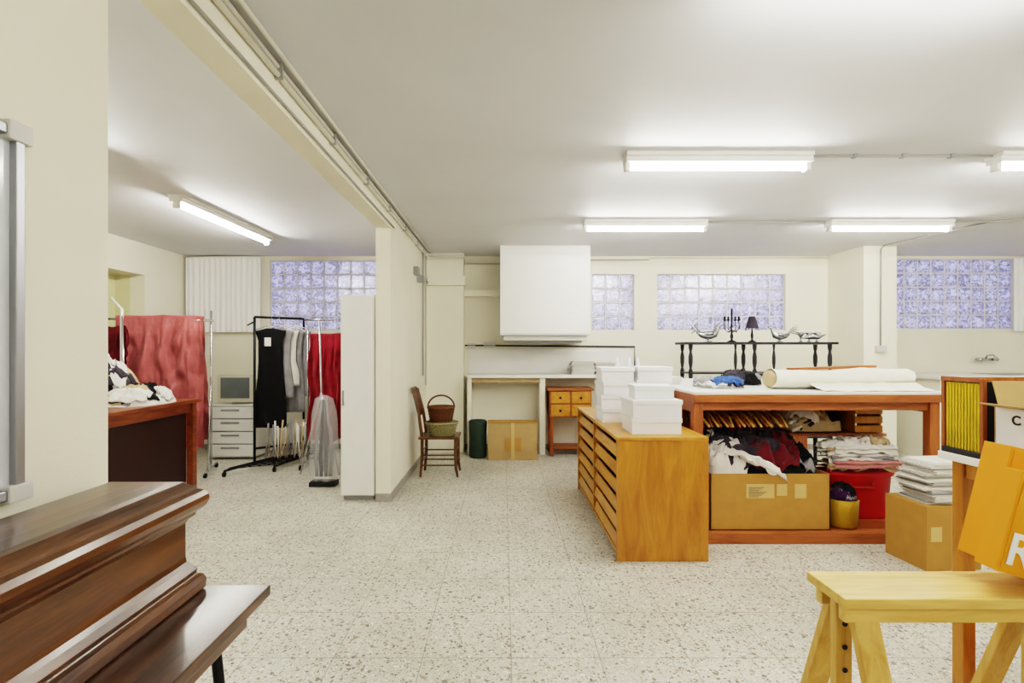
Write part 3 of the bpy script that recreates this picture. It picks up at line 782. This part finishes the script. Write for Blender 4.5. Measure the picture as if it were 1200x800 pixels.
heap(b, 2.24, 4.85, 1.179, .16, .2, .13, ['black','charc','black','gcloth'], 6, 61, .7, amp=.04); b.done()

# ------------------------------------------------------------------ black etagere with ornaments
b = B('black_console_shelf', .004)
zt = 1.6
b.box(2.26, 4.16, 6.35, 6.75, zt-.03, zt, 'blackw'); b.box(2.32, 4.1, 6.38, 6.72, 1.20, 1.22, 'blackw'); b.box(2.32, 4.1, 6.38, 6.72, .4, .42, 'blackw')
for x in (2.34, 3.14, 4.08):
    for y in (6.40, 6.70):
        b.lathe((x, y, 0), [(.02,0),(.03,.05),(.02,.1),(.026,.3),(.03,.4),(.03,.44),(.018,.5),(.028,.8),(.018,1.1),(.026,1.18),(.026,1.24),(.014,1.27),(.026,1.34),(.026,1.42),(.014,1.48),(.024,1.52),(.026,1.57)], 'blackw', 12)
for x in (2.9, 3.38):
    b.lathe((x, 6.40, 1.22), [(.018,0),(.010,.03),(.02,.12),(.02,.2),(.010,.28),(.018,.35)], 'blackw', 10)
b.done()
def bird(name, x, y, z, s, flip=1, long=0):
    b = B(name); f = lambda a, c, d=0: (x+flip*a*s, y+d*s, z+c*s)
    b.tube([f(-.2,.16), f(-.12,.13), f(0,.11), f(.1,.14), f(.15,.21), f(.17,.28), f(.21,.30), f(.27,.28)], [s*v for v in (.01,.05,.075,.065,.035,.025,.028,.003)], 'silver', 14)
    for k in range(5):
        b.tube([f(-.12,.14), f(-.22-.02*k,.2+.03*k), f(-.3+.01*k-long*.1,.14+.05*k)], [s*.02,s*.018,s*.004], 'silver', 8)
    for q in (-.03,.03):
        b.tube([f(.0,.07,q), f(.01,0.012,q)], s*.008, 'silver', 6); b.tube([f(-.02,.012,q), f(.05,.012,q)], s*.008, 'silver', 6)
        b.tube([f(.06,.15,q*2), f(-.03,.14,q*2.3), f(-.12,.16,q*1.6)], [s*.03,s*.035,s*.004], 'silver', 8)
    b.tube([f(.17,.31), f(.19,.335), f(.22,.31)], s*.009, 'silver', 6)
    b.lathe((x, y, z+.001), [(.07*s,0),(.06*s,.006)], 'silver', 12)
    b.done()
bird('silver_rooster_figurine', 2.60, 6.5, zt, .75, 1)
bird('silver_pheasant_figurine', 3.50, 6.48, zt, .62, -1, 1)
b = B('candelabra')
cx, cy = 2.92, 6.55
b.lathe((cx, cy, zt), [(.06,0),(.05,.012),(.012,.03),(.02,.08),(.01,.12),(.016,.2),(.01,.24),(.012,.36)], 'iron', 14)
for dx in (-.09,-.045,.045,.09):
    b.tube([(cx,cy,zt+.16),(cx+dx*.6,cy,zt+.13),(cx+dx*1.1,cy,zt+.18),(cx+dx,cy,zt+.27)], .006, 'iron', 6)
    b.lathe((cx+dx, cy, zt+.27), [(.004,0),(.022,.01),(.02,.02),(.012,.02),(.012,.06)], 'iron', 10)
b.lathe((cx, cy, zt+.36), [(.004,0),(.024,.01),(.012,.015),(.012,.07)], 'iron', 10)
for q in range(-1,2): b.tube([(cx+.03*q, cy-.02, zt+.2), (cx+.05*q, cy-.03, zt+.12)], .006, 'silver', 6)
b.done()
b = B('small_table_lamp')
b.lathe((3.18, 6.55, zt), [(.05,0),(.045,.01),(.01,.03),(.018,.08),(.008,.16),(.008,.22)], 'iron', 14)
b.lathe((3.18, 6.55, zt), [(.08,.18),(.055,.27),(.035,.33)], 'charc', 18, False)
for q in range(12):
    a = q*pi/6; b.tube([(3.18+.078*math.cos(a), 6.55+.078*math.sin(a), zt+.18), (3.18+.078*math.cos(a), 6.55+.078*math.sin(a), zt+.15)], .004, 'silver', 5)
b.done()
b = B('glass_dish_set')
for x, r in ((3.83,.06),(3.94,.05),(4.04,.05)): b.lathe((x, 6.6, zt), [(.03,0),(.01,.02),(.01,.06),(r,.12),(r*.95,.125),(.008,.07)], 'silver', 16)
b.tube([(3.78,6.5,zt+.05),(3.88,6.48,zt+.07),(4.0,6.5,zt+.06),(4.1,6.5,zt+.1)], [.004,.035,.025,.003], 'silver', 10)
b.done()
b = B('black_stool_chair', .003)
b.box(2.95, 3.3, 6.03, 6.3, 1.18, 1.22, 'blackw')
for x in (2.97, 3.26):
    for y in (6.07, 6.26): b.box(x, x+.025, y, y+.025, 0, 1.18, 'blackw')
b.box(2.97,3.28,6.08,6.1,.5,.53,'blackw'); b.done()

# ------------------------------------------------------------------ sink counter in alcove
b = B('sink_counter', .004)
b.box(5.75, 8.45, 6.75, BY-.014, 1.11, 1.16, 'white')
b.box(5.8, 5.88, 6.8, BY-.014, 0, 1.11, 'wall'); b.box(5.88, 8.35, 6.85, 6.9, .1, 1.08, 'white'); b.box(8.35, 8.45, 6.8, BY-.014, 0, 1.11, 'wall')
b.box(6.8, 7.5, 6.95, 7.45, 1.12, 1.165, 'alu'); b.done()
b = B('wall_tap')
b.tube([(7.15, BY, 1.36), (7.15, 7.66, 1.36)], .018, 'chrome'); b.tube([(7.28, BY, 1.36), (7.28, 7.66, 1.36)], .018, 'chrome')
b.tube([(7.1, 7.66, 1.36), (7.33, 7.66, 1.36)], .02, 'chrome'); b.tube([(7.21,7.66,1.36),(7.2,7.62,1.42),(7.17,7.5,1.43),(7.15,7.42,1.38)], .012, 'chrome')
for x in (7.1, 7.33): b.cyl((x, 7.6, 1.36), (x, 7.66, 1.36), .026, 'chrome')
b.done()
b = B('window_curtain')
b.grid(40, 12, lambda u, v: (7.66+.6*u, 7.68+.02*math.sin(u*9*2*pi), 2.88-1.1*v), 'curtain'); b.done()

# ------------------------------------------------------------------ right foreground
b = B('white_top_table', .003)
b.box(1.95, 3.1, 1.0, 2.30, 1.018, 1.05, 'white')
for x in (1.975, 3.0):
    for y in (1.05, 2.2): b.box(x, x+.055, y, y+.055, 0, 1.018, 'orange')
b.box(2.03, 3.0, 2.21, 2.24, .92, 1.018, 'orange'); b.box(1.985, 2.015, 1.105, 2.2, .95, 1.018, 'orange')
b.done()
b = B('file_folder_box', .002)
b.box(1.957, 2.33, 2.09, 2.29, 1.051, 1.075, 'ink'); b.box(1.957, 1.975, 2.09, 2.105, 1.075, 1.38, 'twoodz')
b.box(1.975, 2.33, 2.09, 2.105, 1.075, 1.37, 'ink'); b.box(1.957, 2.33, 2.275, 2.29, 1.075, 1.38, 'twoodz')
for k in range(11):
    y = 2.112+k*.0148; b.box(1.962, 2.31, y, y+.0085, 1.076, 1.36, 'yel'); b.box(1.968, 2.3, y+.0085, y+.0125, 1.076, 1.34, 'ink'); b.box(1.958, 1.97, y+.001, y+.006, 1.36, 1.372, 'ink')
b.box(1.955, 1.963, 2.09, 2.29, 1.365, 1.385, 'twood'); b.done()
b = B('open_carton', .002)
b.box(1.952, 2.28, 1.72, 1.726, 1.051, 1.276, 'carton2'); b.box(1.952, 2.28, 2.03, 2.036, 1.051, 1.276, 'carton2')
b.box(1.952, 1.958, 1.726, 2.03, 1.051, 1.276, 'whitep'); b.box(2.274, 2.28, 1.726, 2.03, 1.051, 1.276, 'carton2'); b.box(1.958, 2.274, 1.726, 2.03, 1.051, 1.057, 'carton2')
b.beam((1.955, 1.875, 1.276), (1.875, 1.875, 1.292), .30, .005, 'carton2')
b.beam((2.116, 2.033, 1.276), (2.116, 2.06, 1.375), .30, .005, 'carton2', up=(0,1,0))
for k in range(5): b.box(1.98+.05*k, 2.01+.05*k, 1.78, 2.0, 1.058, 1.25+.01*(k%2), 'gcloth')
o = b.done(); letter(o, 'C', (1.950, 1.965, 1.215), (pi/2, 0, -pi/2), .05, 'ink')
b = B('sawhorse', .004)
b.box(.985, 1.86, 1.475, 1.665, .752, .782, 'pine'); b.box(1.0, 1.84, 1.50, 1.53, .70, .752, 'pine'); b.box(1.0, 1.84, 1.61, 1.64, .70, .752, 'pine')
for x in (1.03, 1.62):
    b.beam((x+.035, 1.53, .75), (x+.035, 1.27, 0), .075, .028, 'pinez', up=(0,1,0))
    b.beam((x+.035, 1.61, .75), (x+.035, 1.89, 0), .075, .028, 'pinez', up=(0,1,0))
    b.box(x-.02, x+.03, 1.555, 1.585, .18, .752, 'pinez')
    for z in (.25,.32,.39,.46,.53,.6,.67): b.cyl((x+.005, 1.548, z), (x+.005, 1.5545, z), .008, 'ink')
    b.box(x+.0, x+.07, 1.36, 1.80, .24, .27, 'pine')
b.box(1.03, 1.72, 1.50, 1.64, .21, .238, 'pine'); b.done()
def ybox(name, blx, blz, w, h, y0, y1, ang, ch=None):
    b = B(name, .010, 3)
    b.X = Matrix.Translation((blx, 0, blz)) @ Matrix.Rotation(ang, 4, 'Y')
    b.box(0, w, y0, y1, 0, h, 'yellow')
    b.box(.01, w-.01, y0-.003, y0, .01, h-.01, 'yellow')
    o = b.done()
    if ch:
        p = b.X @ Vector((.012, y0-.006, .03)); letter(o, ch, p, (pi/2, 0, 0), .13, 'inkw')
        for c in o.children: c.rotation_euler = (Matrix.Rotation(ang, 4, 'Y') @ Matrix.Rotation(pi/2, 4, 'X')).to_euler()
    return o
ybox('yellow_card_case', 1.467, .858, .30, .36, 1.565, 1.655, math.radians(14))
ybox('yellow_printed_case', 1.425, .862, .28, .30, 1.485, 1.552, math.radians(16), 'R')
b = B('red_crate', .006)
b.box(2.08, 2.45, 1.65, 2.05, 0, .02, 'redbox')
for a in ((2.08,2.10,1.65,2.05),(2.43,2.45,1.65,2.05),(2.10,2.43,1.65,1.67),(2.10,2.43,2.03,2.05)): b.box(*a, .02, .32, 'redbox')
b.done()

# ------------------------------------------------------------------ world, camera
w = bpy.data.worlds.new('World'); sc.world = w; w.use_nodes = True
bg = w.node_tree.nodes['Background']; bg.inputs[0].default_value = (.80,.81,1.0,1); bg.inputs[1].default_value = 2.0
cam = bpy.data.cameras.new('Camera'); co = bpy.data.objects.new('Camera', cam); sc.collection.objects.link(co)
co.location = (0, 0, 1.5); co.rotation_euler = (pi/2, 0, 0)
cam.lens = 18; cam.sensor_width = 36; cam.shift_x = 10/1200; cam.shift_y = 10/1200; cam.clip_start = .05
sc.camera = co
sc.view_settings.view_transform = 'Filmic'
try: sc.view_settings.look = 'High Contrast'
except Exception as e: print('look', e)
sc.view_settings.exposure = 1.0
sc.view_settings.gamma = 1.0
